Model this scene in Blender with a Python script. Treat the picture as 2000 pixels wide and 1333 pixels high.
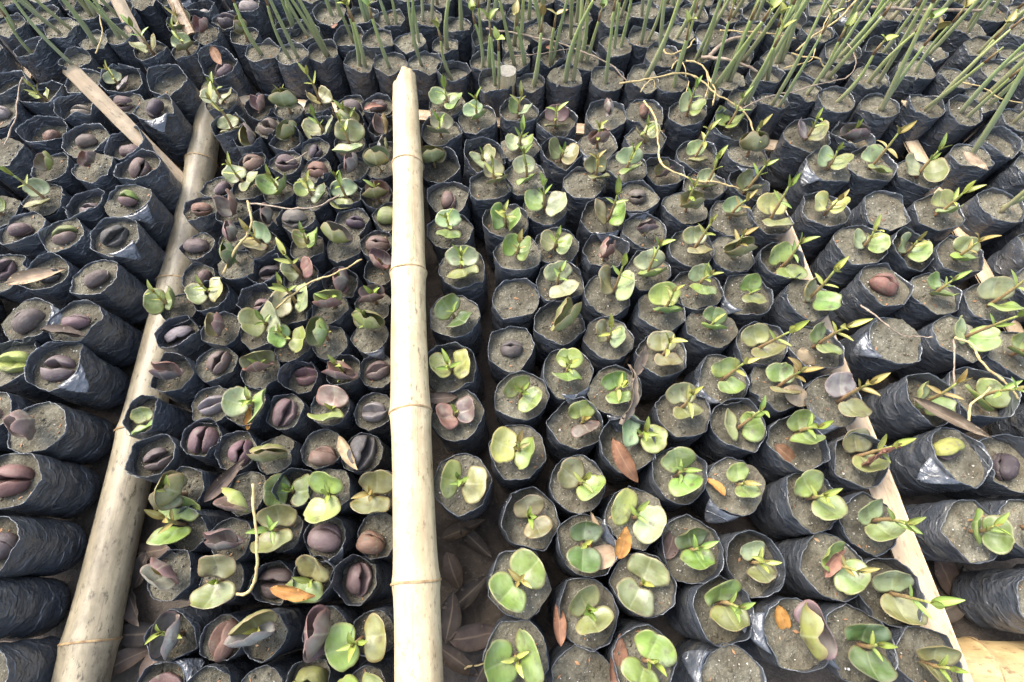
import bpy, bmesh, math, random
from mathutils import Vector, Matrix, noise
random.seed(11)
rnd = random.random
def U(a, b): return a + (b - a) * random.random()
sc = bpy.context.scene
col = sc.collection
for o in list(bpy.data.objects): bpy.data.objects.remove(o)

# ------------------------------------------------------------------ camera, sky, sun, exposure
F, CX, CY = 950.0, 1000.0, 666.5          # focal length and centre in photograph pixels
TH = math.radians(25.0)                   # how far the lens looks forward from straight down
HR = 0.12                                 # height of a bag's rim
HC = HR + 0.70                            # height of the camera
cam = bpy.data.cameras.new('camera'); cam.sensor_width = 36; cam.lens = F / 2000 * 36
cam.clip_start = 0.02; cam.clip_end = 200
co = bpy.data.objects.new('camera', cam); col.objects.link(co)
co.location = (0, 0, HC); co.rotation_euler = (TH, 0, 0); sc.camera = co

SUN = Vector((-0.50, 0.42, 0.85)).normalized()
elev = math.asin(SUN.z); azim = math.atan2(SUN.x, SUN.y)
w = bpy.data.worlds.new('World'); sc.world = w; w.use_nodes = True
nt = w.node_tree; bg = nt.nodes['Background']
sky = nt.nodes.new('ShaderNodeTexSky'); sky.sky_type = 'NISHITA'; sky.sun_disc = False
sky.sun_elevation = elev; sky.sun_rotation = azim; sky.dust_density = 4.0; sky.air_density = 1.0
hs = nt.nodes.new('ShaderNodeHueSaturation'); hs.inputs['Saturation'].default_value = 0.75
nt.links.new(sky.outputs[0], hs.inputs['Color']); nt.links.new(hs.outputs[0], bg.inputs[0])
bg.inputs[1].default_value = 0.15
sl = bpy.data.lights.new('sun', 'SUN'); sl.energy = 1.05; sl.angle = math.radians(40); sl.color = (1, 0.96, 0.88)
so = bpy.data.objects.new('sun', sl); col.objects.link(so)
so.rotation_euler = SUN.to_track_quat('Z', 'Y').to_euler()
vs = sc.view_settings; vs.view_transform = 'Standard'; vs.look = 'None'; vs.gamma = 1; vs.exposure = 2.12
vs.use_curve_mapping = False
sc.cycles.max_bounces = 5; sc.cycles.diffuse_bounces = 3; sc.cycles.glossy_bounces = 2; sc.cycles.transmission_bounces = 0; sc.cycles.transparent_max_bounces = 2

def P(x, y, z=HR):
    """pixel of the photograph -> point of the ray at height z"""
    vx, vy = (x - CX) / F, -(y - CY) / F
    d = Vector((vx, vy * math.cos(TH) + math.sin(TH), vy * math.sin(TH) - math.cos(TH)))
    return Vector((0, 0, HC)) + d * ((z - HC) / d.z)

# ------------------------------------------------------------------ materials
class N:
    def __init__(s, name):
        s.m = bpy.data.materials.new(name); s.m.use_nodes = True; s.t = s.m.node_tree
        s.b = s.t.nodes['Principled BSDF']
    def n(s, typ, **kw):
        o = s.t.nodes.new(typ)
        for k, v in kw.items():
            if k.startswith('_'): setattr(o, k[1:], v)
            else: o.inputs[k.replace('__', ' ')].default_value = v
        return o
    def l(s, a, b): s.t.links.new(a, b)
    def coord(s, scale=(1, 1, 1), kind='Object', rand=True):
        tc = s.n('ShaderNodeTexCoord'); mp = s.n('ShaderNodeMapping'); mp.inputs['Scale'].default_value = scale
        s.l(tc.outputs[kind], mp.inputs[0])
        if rand:
            oi = s.n('ShaderNodeObjectInfo'); mu = s.n('ShaderNodeMath', _operation='MULTIPLY'); mu.inputs[1].default_value = 37.0
            s.l(oi.outputs['Random'], mu.inputs[0]); cb = s.n('ShaderNodeCombineXYZ')
            for i in range(3): s.l(mu.outputs[0], cb.inputs[i])
            s.l(cb.outputs[0], mp.inputs['Location'])
        return mp.outputs[0]
    def noise(s, vec, scale, detail=4, rough=.6):
        o = s.n('ShaderNodeTexNoise', Scale=scale, Detail=detail, Roughness=rough); s.l(vec, o.inputs['Vector']); return o.outputs[0]
    def ramp(s, fac, stops):
        r = s.n('ShaderNodeValToRGB'); e = r.color_ramp.elements
        while len(e) < len(stops): e.new(0.5)
        for i, (p, c) in enumerate(stops):
            e[i].position = p; e[i].color = (*c, 1) if isinstance(c, tuple) else (c, c, c, 1)
        s.l(fac, r.inputs[0]); return r.outputs[0]
    def mix(s, fac, a, b, mode='MIX'):
        o = s.n('ShaderNodeMix', _data_type='RGBA', _blend_type=mode)
        for v, i in ((fac, 0), (a, 6), (b, 7)):
            if hasattr(v, 'is_linked'): s.l(v, o.inputs[i])
            else: o.inputs[i].default_value = v if i == 0 else (*v, 1)
        return o.outputs[2]
    def bump(s, h, strength, dist, prev=None):
        o = s.n('ShaderNodeBump', Strength=strength, Distance=dist); s.l(h, o.inputs['Height'])
        if prev is not None: s.l(prev, o.inputs['Normal'])
        return o.outputs[0]
    def done(s, c=None, rough=None, nrm=None, spec=None):
        if c is not None:
            s.l(c, s.b.inputs['Base Color'])
        if rough is not None:
            if hasattr(rough, 'is_linked'): s.l(rough, s.b.inputs['Roughness'])
            else: s.b.inputs['Roughness'].default_value = rough
        if nrm is not None: s.l(nrm, s.b.inputs['Normal'])
        if spec is not None: s.b.inputs['Specular IOR Level'].default_value = spec
        return s.m

def mat_bag():
    s = N('black_plastic_film'); v = s.coord(); vw = s.coord((1, 1, 1.7))
    dust = s.ramp(s.noise(v, 38, 5, .72), [(.47, 0.0), (.78, .6)])
    c = s.mix(dust, (.0400, .0455, .0540), (.115, .115, .112))
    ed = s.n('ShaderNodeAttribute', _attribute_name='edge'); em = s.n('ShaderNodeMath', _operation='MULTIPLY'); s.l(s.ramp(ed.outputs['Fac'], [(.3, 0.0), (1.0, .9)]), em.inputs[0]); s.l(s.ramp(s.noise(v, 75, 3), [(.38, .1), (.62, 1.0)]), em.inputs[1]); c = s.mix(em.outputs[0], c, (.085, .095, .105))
    r = s.ramp(s.noise(v, 60, 4), [(.3, .20), (.75, .46)])
    b = s.bump(s.noise(vw, 40, 4, .58), .8, .005)
    def ridge(vec, scale, wd, off):
        mp = s.n('ShaderNodeMapping'); mp.inputs['Location'].default_value = (off, off, off); s.l(vec, mp.inputs[0])
        f = s.noise(mp.outputs[0], scale, 2, .5)
        return s.ramp(f, [(.5 - wd, 0.0), (.5, 1.0), (.5 + wd, 0.0)])
    vd = s.coord((1.3, .8, 2.6))
    cr = ridge(vw, 19, .035, 3.1); cr2 = ridge(vd, 30, .05, 7.7)
    b = s.bump(cr, .5, .0020, b); b = s.bump(cr2, .3, .0011, b)
    mm = s.n('ShaderNodeMath', _operation='MULTIPLY'); s.l(cr, mm.inputs[0]); mm.inputs[1].default_value = .28
    c = s.mix(mm.outputs[0], c, (.11, .11, .11))
    mud = s.ramp(s.noise(vw, 21, 5, .7), [(.57, 0.0), (.70, .75)]); c = s.mix(mud, c, (.105, .095, .072))
    rr_ = s.mix(mud, r, (.8, .8, .8)); r = rr_
    return s.done(c, r, b, .9)
def mat_soil():
    s = N('silty_soil'); v = s.coord(); oi = s.n('ShaderNodeObjectInfo')
    a = s.noise(v, 55, 5, .72); g = s.noise(v, 330, 3, .75); h = s.noise(v, 140, 2, .6)
    c = s.mix(s.ramp(a, [(.3, 0.0), (.7, 1.0)]), (.056, .050, .034), (.150, .139, .102))
    c = s.mix(s.ramp(h, [(.30, .65), (.46, 0.0)]), c, (.045, .040, .027))
    c = s.mix(s.ramp(g, [(.60, 0.0), (.69, .7)]), c, (.33, .305, .235))
    c = s.mix(s.ramp(s.noise(v, 24, 3, .5), [(.44, 0.0), (.60, .62)]), c, (.055, .046, .030))
    c = s.mix(s.ramp(g, [(.30, .85), (.41, 0.0)]), c, (.028, .025, .018))
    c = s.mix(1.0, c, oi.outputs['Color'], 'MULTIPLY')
    b = s.bump(a, .9, .005); b = s.bump(h, .8, .003, b); b = s.bump(g, .7, .0014, b)
    return s.done(c, .92, b, .25)
def mat_grain():
    s = N('pale_grit'); oi = s.n('ShaderNodeTexCoord'); v = s.coord()
    c = s.ramp(s.noise(v, 160, 1), [(.35, (.16, .15, .13)), (.55, (.33, .30, .25)), (.68, (.62, .60, .55))])
    return s.done(c, .8)
def mat_cot():
    s = N('seed_leaf'); v = s.coord(); oi = s.n('ShaderNodeObjectInfo')
    ed = s.n('ShaderNodeAttribute', _attribute_name='edge')
    a = s.noise(v, 55, 5, .6)
    dk = s.mix(1.0, oi.outputs['Color'], (.52, .46, .42), 'MULTIPLY')
    c = s.mix(s.ramp(a, [(.42, 0.0), (.72, .8)]), oi.outputs['Color'], dk)
    pale = s.mix(.5, oi.outputs['Color'], (.34, .37, .28))
    c = s.mix(s.ramp(s.noise(v, 38, 2), [(.45, 0.0), (.7, .55)]), c, pale)
    mudc = s.ramp(s.noise(v, 150, 4, .7), [(.60, 0.0), (.72, .6)]); c = s.mix(mudc, c, (.15, .13, .09))
    blot = s.ramp(s.noise(v, 70, 4, .6), [(.57, 0.0), (.70, .65)])
    c = s.mix(blot, c, (.065, .035, .035))
    e2 = s.ramp(ed.outputs['Fac'], [(.86, 0.0), (.97, .55)])
    c = s.mix(e2, c, s.mix(.6, oi.outputs['Color'], (.16, .07, .05)))
    md = s.n('ShaderNodeAttribute', _attribute_name='mid'); c = s.mix(s.ramp(md.outputs['Fac'], [(.0, .4), (.035, 0.0)]), c, s.mix(.5, oi.outputs['Color'], (.34, .36, .22)))
    vein = s.n('ShaderNodeTexWave', Scale=60.0, Distortion=6.0, Detail=2.0); s.l(v, vein.inputs['Vector'])
    b = s.bump(s.noise(v, 120, 4), .5, .0012); b = s.bump(vein.outputs[1], .10, .0006, b)
    return s.done(c, s.ramp(a, [(.3, .36), (.7, .58)]), b, .5)
def mat_seed():
    s = N('seed_coat'); v = s.coord(); oi = s.n('ShaderNodeObjectInfo')
    a = s.noise(v, 60, 6, .65)
    c = s.mix(s.ramp(a, [(.35, .0), (.7, .85)]), oi.outputs['Color'], s.mix(1.0, oi.outputs['Color'], (.42, .38, .38), 'MULTIPLY'))
    c = s.mix(s.ramp(s.noise(v, 34, 5, .7), [(.52, 0.0), (.74, .6)]), c, (.17, .145, .125))
    b = s.bump(s.noise(s.coord((1, 4, 4)), 60, 5), .6, .0018)
    c = s.mix(s.ramp(s.noise(v, 120, 4, .7), [(.56, 0.0), (.68, .7)]), c, (.13, .115, .085))
    return s.done(c, s.ramp(a, [(.3, .50), (.7, .78)]), b, .32)
def mat_leaf():
    s = N('young_leaf'); v = s.coord(); oi = s.n('ShaderNodeObjectInfo')
    mid = s.n('ShaderNodeAttribute', _attribute_name='edge')
    c = s.mix(s.ramp(s.noise(v, 90, 3), [(.4, 0.0), (.75, .6)]), oi.outputs['Color'], s.mix(1.0, oi.outputs['Color'], (.6, .5, .4), 'MULTIPLY'))
    c = s.mix(s.ramp(mid.outputs['Fac'], [(.0, .5), (.14, 0.0)]), c, (.38, .40, .16))
    return s.done(c, .42, s.bump(s.noise(v, 200, 3), .3, .0006), .5)
def mat_stem():
    s = N('seedling_stem'); tc = s.n('ShaderNodeTexCoord'); sp = s.n('ShaderNodeSeparateXYZ'); s.l(tc.outputs['Generated'], sp.inputs[0])
    c = s.ramp(sp.outputs[2], [(.15, (.20, .115, .055)), (.60, (.24, .17, .07)), (.95, (.22, .26, .06))])
    v = s.coord(); f = s.noise(v, 300, 4)
    c = s.mix(s.ramp(f, [(.45, 0.0), (.7, .7)]), c, (.10, .055, .025))
    return s.done(c, .7, s.bump(f, .7, .0012))
def mat_prop():
    s = N('propagule_skin'); v = s.coord((1, 1, .18)); tc = s.n('ShaderNodeTexCoord'); sp = s.n('ShaderNodeSeparateXYZ'); s.l(tc.outputs['Generated'], sp.inputs[0])
    oi = s.n('ShaderNodeObjectInfo')
    c = s.ramp(sp.outputs[2], [(.0, (.20, .165, .10)), (.16, (.20, .205, .095)), (.5, (.22, .26, .10)), (.95, (.27, .32, .085))])
    c = s.mix(s.ramp(s.noise(v, 240, 4), [(.4, 0.0), (.75, .7)]), c, (.235, .245, .16))
    c = s.mix(s.ramp(s.noise(s.coord(), 260, 4), [(.58, 0.0), (.7, .6)]), c, (.085, .065, .04))
    c = s.mix(.35, c, s.mix(1.0, c, oi.outputs['Color'], 'MULTIPLY'))
    return s.done(c, .55, s.bump(s.noise(v, 400, 3), .5, .001))
def mat_bamboo(name, base, pale, dark, stain):
    s = N(name); v = s.coord((40, 40, 1.4), rand=False); v2 = s.coord((1, 1, .45), rand=False)
    f = s.noise(v, 3.0, 6, .65)
    c = s.mix(s.ramp(f, [(.3, 0.0), (.7, 1.0)]), base, pale)
    c = s.mix(s.ramp(s.noise(v2, 26, 7, .72), [(.40, 0.0), (.64, stain)]), c, dark)
    c = s.mix(s.ramp(s.noise(v2, 150, 4, .7), [(.56, 0.0), (.66, stain)]), c, tuple(x * .5 for x in dark))
    fib = s.noise(s.coord((130, 130, 1.1), rand=False), 2.2, 3, .6)
    c = s.mix(s.ramp(fib, [(.60, 0.0), (.72, .55)]), c, tuple(x * .55 for x in dark))
    c = s.mix(s.ramp(s.noise(v2, 9, 4, .6), [(.45, 0.0), (.68, .5)]), c, tuple((x + y) * .5 for x, y in zip(base, dark)))
    b = s.bump(f, .35, .001); b = s.bump(s.noise(v2, 60, 4), .25, .002, b)
    return s.done(c, s.ramp(f, [(.3, .36), (.7, .55)]), b, .45)
def mat_plain(name, stops, scale=60, rough=.75, bd=.001):
    s = N(name); v = s.coord(); f = s.noise(v, scale, 5, .65)
    return s.done(s.ramp(f, stops), rough, s.bump(s.noise(v, scale * 3, 4), .6, bd))
def mat_dead():
    s = N('dead_leaf'); v = s.coord(); oi = s.n('ShaderNodeObjectInfo')
    mid = s.n('ShaderNodeAttribute', _attribute_name='edge')
    c = s.mix(s.ramp(s.noise(v, 70, 6, .7), [(.4, 0.0), (.7, .85)]), oi.outputs['Color'], s.mix(1.0, oi.outputs['Color'], (.4, .35, .33), 'MULTIPLY'))
    c = s.mix(s.ramp(mid.outputs['Fac'], [(.0, .5), (.12, 0.0)]), c, s.mix(.5, oi.outputs['Color'], (.35, .26, .17)))
    return s.done(c, .7, s.bump(s.noise(v, 150, 5), .6, .0012), .35)
def mat_ground():
    s = N('dark_wet_ground'); v = s.coord(rand=False); a = s.noise(v, 22, 8, .7); g = s.noise(v, 180, 5, .7)
    c = s.mix(s.ramp(a, [(.3, 0.0), (.72, 1.0)]), (.030, .024, .018), (.105, .082, .062))
    c = s.mix(s.ramp(g, [(.58, 0.0), (.7, .6)]), c, (.17, .15, .115))
    b = s.bump(a, .9, .012); b = s.bump(g, .7, .003, b)
    return s.done(c, .85, b, .3)
M = dict(bag=mat_bag(), soil=mat_soil(), grit=mat_grain(), cot=mat_cot(), seed=mat_seed(), leaf=mat_leaf(), stem=mat_stem(), prop=mat_prop(),
         bam=mat_bamboo('pale_bamboo', (.40, .315, .18), (.54, .445, .275), (.27, .195, .105), .8),
         bamold=mat_bamboo('weathered_bamboo', (.245, .205, .130), (.350, .300, .200), (.115, .094, .062), .9),
         bamyel=mat_bamboo('yellow_bamboo', (.38, .27, .12), (.50, .385, .20), (.24, .15, .06), .8),
         stake=mat_bamboo('tan_split_bamboo', (.36, .24, .11), (.50, .36, .19), (.19, .11, .05), .7),
         stakeb=mat_bamboo('brown_split_bamboo', (.17, .11, .055), (.26, .18, .10), (.09, .055, .03), .7),
         lath=mat_bamboo('split_bamboo', (.44, .325, .195), (.55, .43, .28), (.28, .18, .095), .6),
         bamnode=mat_plain('bamboo_node', [(.35, (.17, .10, .045)), (.65, (.36, .25, .12))], 120),
         dead=mat_dead(), ground=mat_ground(),
         root=mat_plain('yellow_root', [(.3, (.20, .13, .055)), (.5, (.42, .32, .14)), (.75, (.27, .18, .08))], 90),
         twig=mat_plain('dry_twig', [(.3, (.13, .085, .055)), (.7, (.33, .26, .19))], 90),
         fleck=mat_plain('leaf_fleck', [(.35, (.10, .05, .03)), (.55, (.26, .13, .05)), (.7, (.30, .24, .15))], 25),
         cut=mat_plain('cut_wood', [(.35, (.16, .145, .115)), (.7, (.27, .25, .20))], 150))

# ------------------------------------------------------------------ mesh helpers
def mesh(name, vs_, fs, mats, mi=None, edge=None, smooth=True):
    me = bpy.data.meshes.new(name); me.from_pydata(vs_, [], fs)
    for m in mats: me.materials.append(m)
    if mi: me.polygons.foreach_set('material_index', mi)
    if smooth: me.polygons.foreach_set('use_smooth', [True] * len(me.polygons))
    if edge:
        at = me.attributes.new('edge', 'FLOAT', 'POINT'); at.data.foreach_set('value', edge)
    me.update(); return me
def recalc(me):
    bm = bmesh.new(); bm.from_mesh(me); bmesh.ops.recalc_face_normals(bm, faces=bm.faces); bm.to_mesh(me); bm.free(); return me
def obj(name, me, parent=None, loc=(0, 0, 0), rot=(0, 0, 0), scale=None, color=None):
    o = bpy.data.objects.new(name, me); col.objects.link(o)
    o.parent = parent; o.location = loc; o.rotation_euler = rot
    if scale: o.scale = scale
    if color: o.color = (*color, 1)
    return o
def empty(name, loc, rot=(0, 0, 0)):
    o = bpy.data.objects.new(name, None); col.objects.link(o); o.location = loc; o.rotation_euler = rot
    o.empty_display_size = .02; return o
def tag(o, label, cat, group=None):
    o['label'] = label; o['category'] = cat
    if group: o['group'] = group
    return o
def grid_faces(nr, nc, wrap=True, off=0):
    f = []
    for i in range(nr - 1):
        for j in range(nc if wrap else nc - 1):
            k = (j + 1) % nc
            f.append((off + i * nc + j, off + i * nc + k, off + (i + 1) * nc + k, off + (i + 1) * nc + j))
    return f
def tube(path, radii, seg=8, cap=True, wob=0.0, seed=0):
    """tube along points; returns verts, faces"""
    vs_, n = [], len(path); ref = None
    for i, p in enumerate(path):
        d = (path[min(i + 1, n - 1)] - path[max(i - 1, 0)]).normalized()
        if ref is None:
            ref = d.orthogonal().normalized()
        ref = (ref - d * ref.dot(d)).normalized(); b = d.cross(ref)
        for j in range(seg):
            a = 2 * math.pi * j / seg
            q = p + (ref * math.cos(a) + b * math.sin(a)) * radii[i]
            if wob: q += noise.noise_vector(q * 120 + Vector((seed, 0, 0))) * wob
            vs_.append(tuple(q))
    f = grid_faces(n, seg)
    if cap:
        f.append(tuple(range(seg - 1, -1, -1))); f.append(tuple((n - 1) * seg + j for j in range(seg)))
    return vs_, f
def smooth_path(pts, per=6):
    out = []; n = len(pts)
    for i in range(n - 1):
        p0, p1, p2, p3 = pts[max(i - 1, 0)], pts[i], pts[i + 1], pts[min(i + 2, n - 1)]
        for k in range(per):
            t = k / per
            out.append(.5 * ((2 * p1) + (p2 - p0) * t + (2 * p0 - 5 * p1 + 4 * p2 - p3) * t * t + (3 * p1 - p0 - 3 * p2 + p3) * t ** 3))
    out.append(pts[-1].copy()); return out
def sstep(a, b, x):
    t = min(1, max(0, (x - a) / (b - a))); return t * t * (3 - 2 * t)

# ------------------------------------------------------------------ bag and soil variants (radius 4 cm, height 12 cm)
RB = .040; NS = 64
def bag_variant(i, collar):
    rg = random.Random(100 + i)
    nk = rg.randint(7, 12)
    ang = sorted((k + rg.uniform(-.32, .32)) * 2 * math.pi / nk for k in range(nk))
    kr = [rg.uniform(.89, 1.10) for _ in ang]; kh = [rg.uniform(-.006, .009) for _ in ang]
    depth = rg.uniform(.004, .013)
    if collar == 1:                       # a soft collar that stands up unevenly above the soil
        depth = rg.uniform(.018, .026); q = rg.randrange(nk)
        for d in (-1, 0, 1):
            kh[(q + d) % nk] += .010 - .004 * abs(d); kr[(q + d) % nk] *= .95
        kr[(q + nk // 2) % nk] = 1.13; kh[(q + nk // 2) % nk] = -.006
    if collar == 2:                       # one stretch of the rim flops outwards
        q = rg.randrange(nk)
        kr[q] = 1.17; kh[q] = -.010; kr[(q + 1) % nk] = 1.14; kh[(q + 1) % nk] = -.008; kh[(q + 3) % nk] += .006
    def rim(phi):
        for k in range(nk):
            a0, a1 = ang[k], ang[(k + 1) % nk] + (2 * math.pi if k == nk - 1 else 0)
            pp = phi if phi >= ang[0] else phi + 2 * math.pi
            if a0 <= pp <= a1 + 1e-9:
                p0 = Vector((math.cos(a0), math.sin(a0))) * kr[k]; p1 = Vector((math.cos(a1), math.sin(a1))) * kr[(k + 1) % nk]
                d = Vector((math.cos(pp), math.sin(pp))); e = p1 - p0
                den = d.x * e.y - d.y * e.x
                r = (p0.x * e.y - p0.y * e.x) / den
                t = (d * r - p0).dot(e) / e.length_squared
                return r, kh[k] + (kh[(k + 1) % nk] - kh[k]) * t
        return 1, 0
    sq, sp = rg.uniform(-.03, .03), rg.uniform(0, 6)
    sd = Vector((i * 7.3, i * 3.1, 0))
    rims = []
    for j in range(NS):
        ph_ = 2 * math.pi * j / NS; r_, h_ = rim(ph_); q_ = Vector((math.cos(ph_), math.sin(ph_), i * 1.9))
        rims.append((r_ * .72 + .28 * 1.0 + .035 * noise.noise(q_ * 2.6) + .014 * noise.noise(q_ * 7), h_ + .0022 * noise.noise(q_ * 3.7) + .0009 * noise.noise(q_ * 11)))
    def rad(j, z):
        phi = 2 * math.pi * j / NS
        r = .965 + sq * math.cos(2 * phi + sp)
        wv = sstep(.055, HR, z); r = r * (1 - wv) + rims[j][0] * wv
        r *= .86 + .14 * sstep(0, .014, z)
        q = Vector((math.cos(phi) * .04, math.sin(phi) * .04, z * 1.8))
        r += .055 * noise.noise(q * 26 + sd)
        r += -.05 * (abs(noise.noise(Vector((q.x * 1.2 + z * .5, q.y * 1.2, z * 2.2)) * 38 + sd * 2)) ** .6) * (1 - .4 * wv) + .015
        r += -.035 * (1 - min(1, abs(noise.noise(Vector((q.x, q.y, z * 5)) * 24 - sd)) * 5)) * sstep(.075, .02, z)
        r += -.03 * (1 - min(1, abs(noise.noise(Vector((q.x * 2.2 - z, q.y * 2.2 + z * .6, 0)) * 22 + sd * 3)) * 6)) * sstep(.04, .1, z)
        return r * RB
    vs_ = []
    zs = [0, .003, .007, .012] + [.012 + .0045 * k for k in range(1, 22)] + [.110, .1135, .1165, .1185, HR]
    for z in zs:
        for j in range(NS):
            phi = 2 * math.pi * j / NS; zz = z + rims[j][1] * sstep(.07, HR, z) + .0012 * noise.noise(Vector((j * .5, i, 2)))  * (z == HR)
            r = rad(j, z); vs_.append((r * math.cos(phi), r * math.sin(phi), zz))
    zi = [HR, HR - .002, HR - .005, HR - .009, HR - .014, HR - .020, HR - .028]
    zi = [z for z in zi if z > HR - depth - .002] + [HR - depth - .004]
    for n_, z in enumerate(zi):
        for j in range(NS):
            phi = 2 * math.pi * j / NS; r = rad(j, z) - (.0005 if n_ == 0 else .0008)
            vs_.append((r * math.cos(phi), r * math.sin(phi), z + rims[j][1] * sstep(.07, HR, z) + (.0003 if n_ == 0 else 0)))
    f = grid_faces(len(zs) + len(zi), NS); f.append(tuple(range(NS - 1, -1, -1)))
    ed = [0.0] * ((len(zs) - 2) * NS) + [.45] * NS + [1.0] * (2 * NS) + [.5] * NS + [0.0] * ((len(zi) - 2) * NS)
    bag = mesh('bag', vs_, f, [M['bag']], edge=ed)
    # soil
    zsoil = HR - depth; NR = 11; vs_ = []; mi = []
    lean = Vector((rg.uniform(-.06, .06), rg.uniform(-.06, .06)))
    for k in range(NR):
        t = (k + .02) / (NR - 1); t = min(t, 1)
        for j in range(NS):
            phi = 2 * math.pi * j / NS; r = (rad(j, zsoil) - .0004) * t
            p = Vector((r * math.cos(phi), r * math.sin(phi), 0))
            z = zsoil + .0032 * noise.noise(p * 60 + sd) + .0013 * noise.noise(p * 220 + sd) + lean.dot(p.xy) - .0015 * (1 - t) + .0016 * sstep(.8, 1, t)
            vs_.append((p.x, p.y, z))
    f = [tuple(reversed(q)) for q in grid_faces(NR, NS)]; f.append(tuple(range(NS)))
    mi = [0] * len(f)
    for g in range(46):
        rr = RB * .9 * math.sqrt(rg.random()); a = rg.uniform(0, 6.283); s = rg.choice([.0004, .0006, .0006, .0009, .0013, .0022 if g < 8 else .0007])
        c = Vector((rr * math.cos(a), rr * math.sin(a), 0)); c.z = zsoil + .0032 * noise.noise(c * 60 + sd) + lean.dot(c.xy) - .0015 * (1 - rr / RB) + s * .2
        o = len(vs_)
        for d in ((1, 0, 0), (0, 1, 0), (-1, 0, 0), (0, -1, 0), (0, 0, 1), (0, 0, -1)):
            vs_.append(tuple(c + Vector(d) * s * rg.uniform(.6, 1.3)))
        for q in range(4):
            f.append((o + q, o + (q + 1) % 4, o + 4)); f.append((o + (q + 1) % 4, o + q, o + 5)); mi += [1, 1]
    for g in range(14):
        rr = RB * .88 * math.sqrt(rg.random()); a = rg.uniform(0, 6.283); s = rg.uniform(.0012, .0034)
        c = Vector((rr * math.cos(a), rr * math.sin(a), 0)); c.z = zsoil + .0032 * noise.noise(c * 60 + sd) + lean.dot(c.xy) - .0015 * (1 - rr / RB)
        o = len(vs_); f_ = []
        for ring, (zz, rk) in enumerate(((-.3, 1.0), (.25, .85), (.6, .45))):
            for q in range(6):
                t_ = q * math.pi / 3 + ring * .5; kk = rg.uniform(.75, 1.2)
                vs_.append((c.x + s * rk * kk * math.cos(t_), c.y + s * rk * kk * math.sin(t_), c.z + s * zz * rg.uniform(.8, 1.1)))
        for ring in range(2):
            for q in range(6): f.append((o + ring * 6 + q, o + ring * 6 + (q + 1) % 6, o + ring * 6 + 6 + (q + 1) % 6, o + ring * 6 + 6 + q)); mi.append(0)
        f.append(tuple(o + 12 + q for q in range(6))); mi.append(0)
    for g in range(rg.randint(2, 7)):
        rr = RB * .85 * math.sqrt(rg.random()); a = rg.uniform(0, 6.283); s = rg.uniform(.0012, .0045)
        c = Vector((rr * math.cos(a), rr * math.sin(a), 0)); c.z = zsoil + .0032 * noise.noise(c * 60 + sd) + lean.dot(c.xy) - .0015 * (1 - rr / RB) + .0012
        b = rg.uniform(0, 6.28); d = Vector((math.cos(b), math.sin(b), rg.uniform(-.2, .3))) * s; e = Vector((-math.sin(b), math.cos(b), rg.uniform(-.3, .3))) * s * rg.uniform(.2, .5)
        o = len(vs_); vs_ += [tuple(c - d), tuple(c + e), tuple(c + d), tuple(c - e), tuple(c + Vector((0, 0, .0006)))]
        for q in range(4): f.append((o + q, o + (q + 1) % 4, o + 4)); mi.append(2)
    soil = mesh('soil', vs_, f, [M['soil'], M['grit'], M['fleck']], mi)
    return bag, soil, zsoil
BAGS = [bag_variant(i, 0) for i in range(12)] + [bag_variant(20 + i, 1) for i in range(6)] + [bag_variant(40 + i, 2) for i in range(6)]

def flap_variant(i):
    """a tongue of film that has flopped outwards over the rim; local x points outwards from the rim"""
    rg = random.Random(60 + i); n, m = 9, 9; top = []; L = rg.uniform(.020, .030); W = rg.uniform(.040, .050); pw = rg.uniform(.7, 1.6); sk = rg.uniform(-.5, .5)
    for a in range(n):
        t = a / (n - 1); w = W * (1 - t ** pw * .86)
        for b in range(m):
            c = -1 + 2 * b / (m - 1); y = c * w * .5 + sk * L * t
            x = L * t * .72 - .5 * y * y / RB * (1 - t * .6) - .001; z = .003 - L * .95 * t ** 1.5 * .75 + .0034 * noise.noise(Vector((t * 2.6, c * 1.8, i * 3.0))) * (.3 + t)
            top.append((x, y, z))
    bot = [(x, y, z - .0006) for x, y, z in top]; N1 = len(top)
    f = grid_faces(n, m, False) + [tuple(reversed([q + N1 for q in g])) for g in grid_faces(n, m, False)]
    per = [b for b in range(m)] + [a * m + m - 1 for a in range(1, n)] + [(n - 1) * m + b for b in range(m - 2, -1, -1)] + [a * m for a in range(n - 2, 0, -1)]
    for k in range(len(per)):
        p, q = per[k], per[(k + 1) % len(per)]; f.append((q, p, p + N1, q + N1))
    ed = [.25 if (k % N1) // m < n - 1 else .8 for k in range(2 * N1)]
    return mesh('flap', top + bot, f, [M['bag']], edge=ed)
FLAPS = [flap_variant(i) for i in range(5)]

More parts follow.
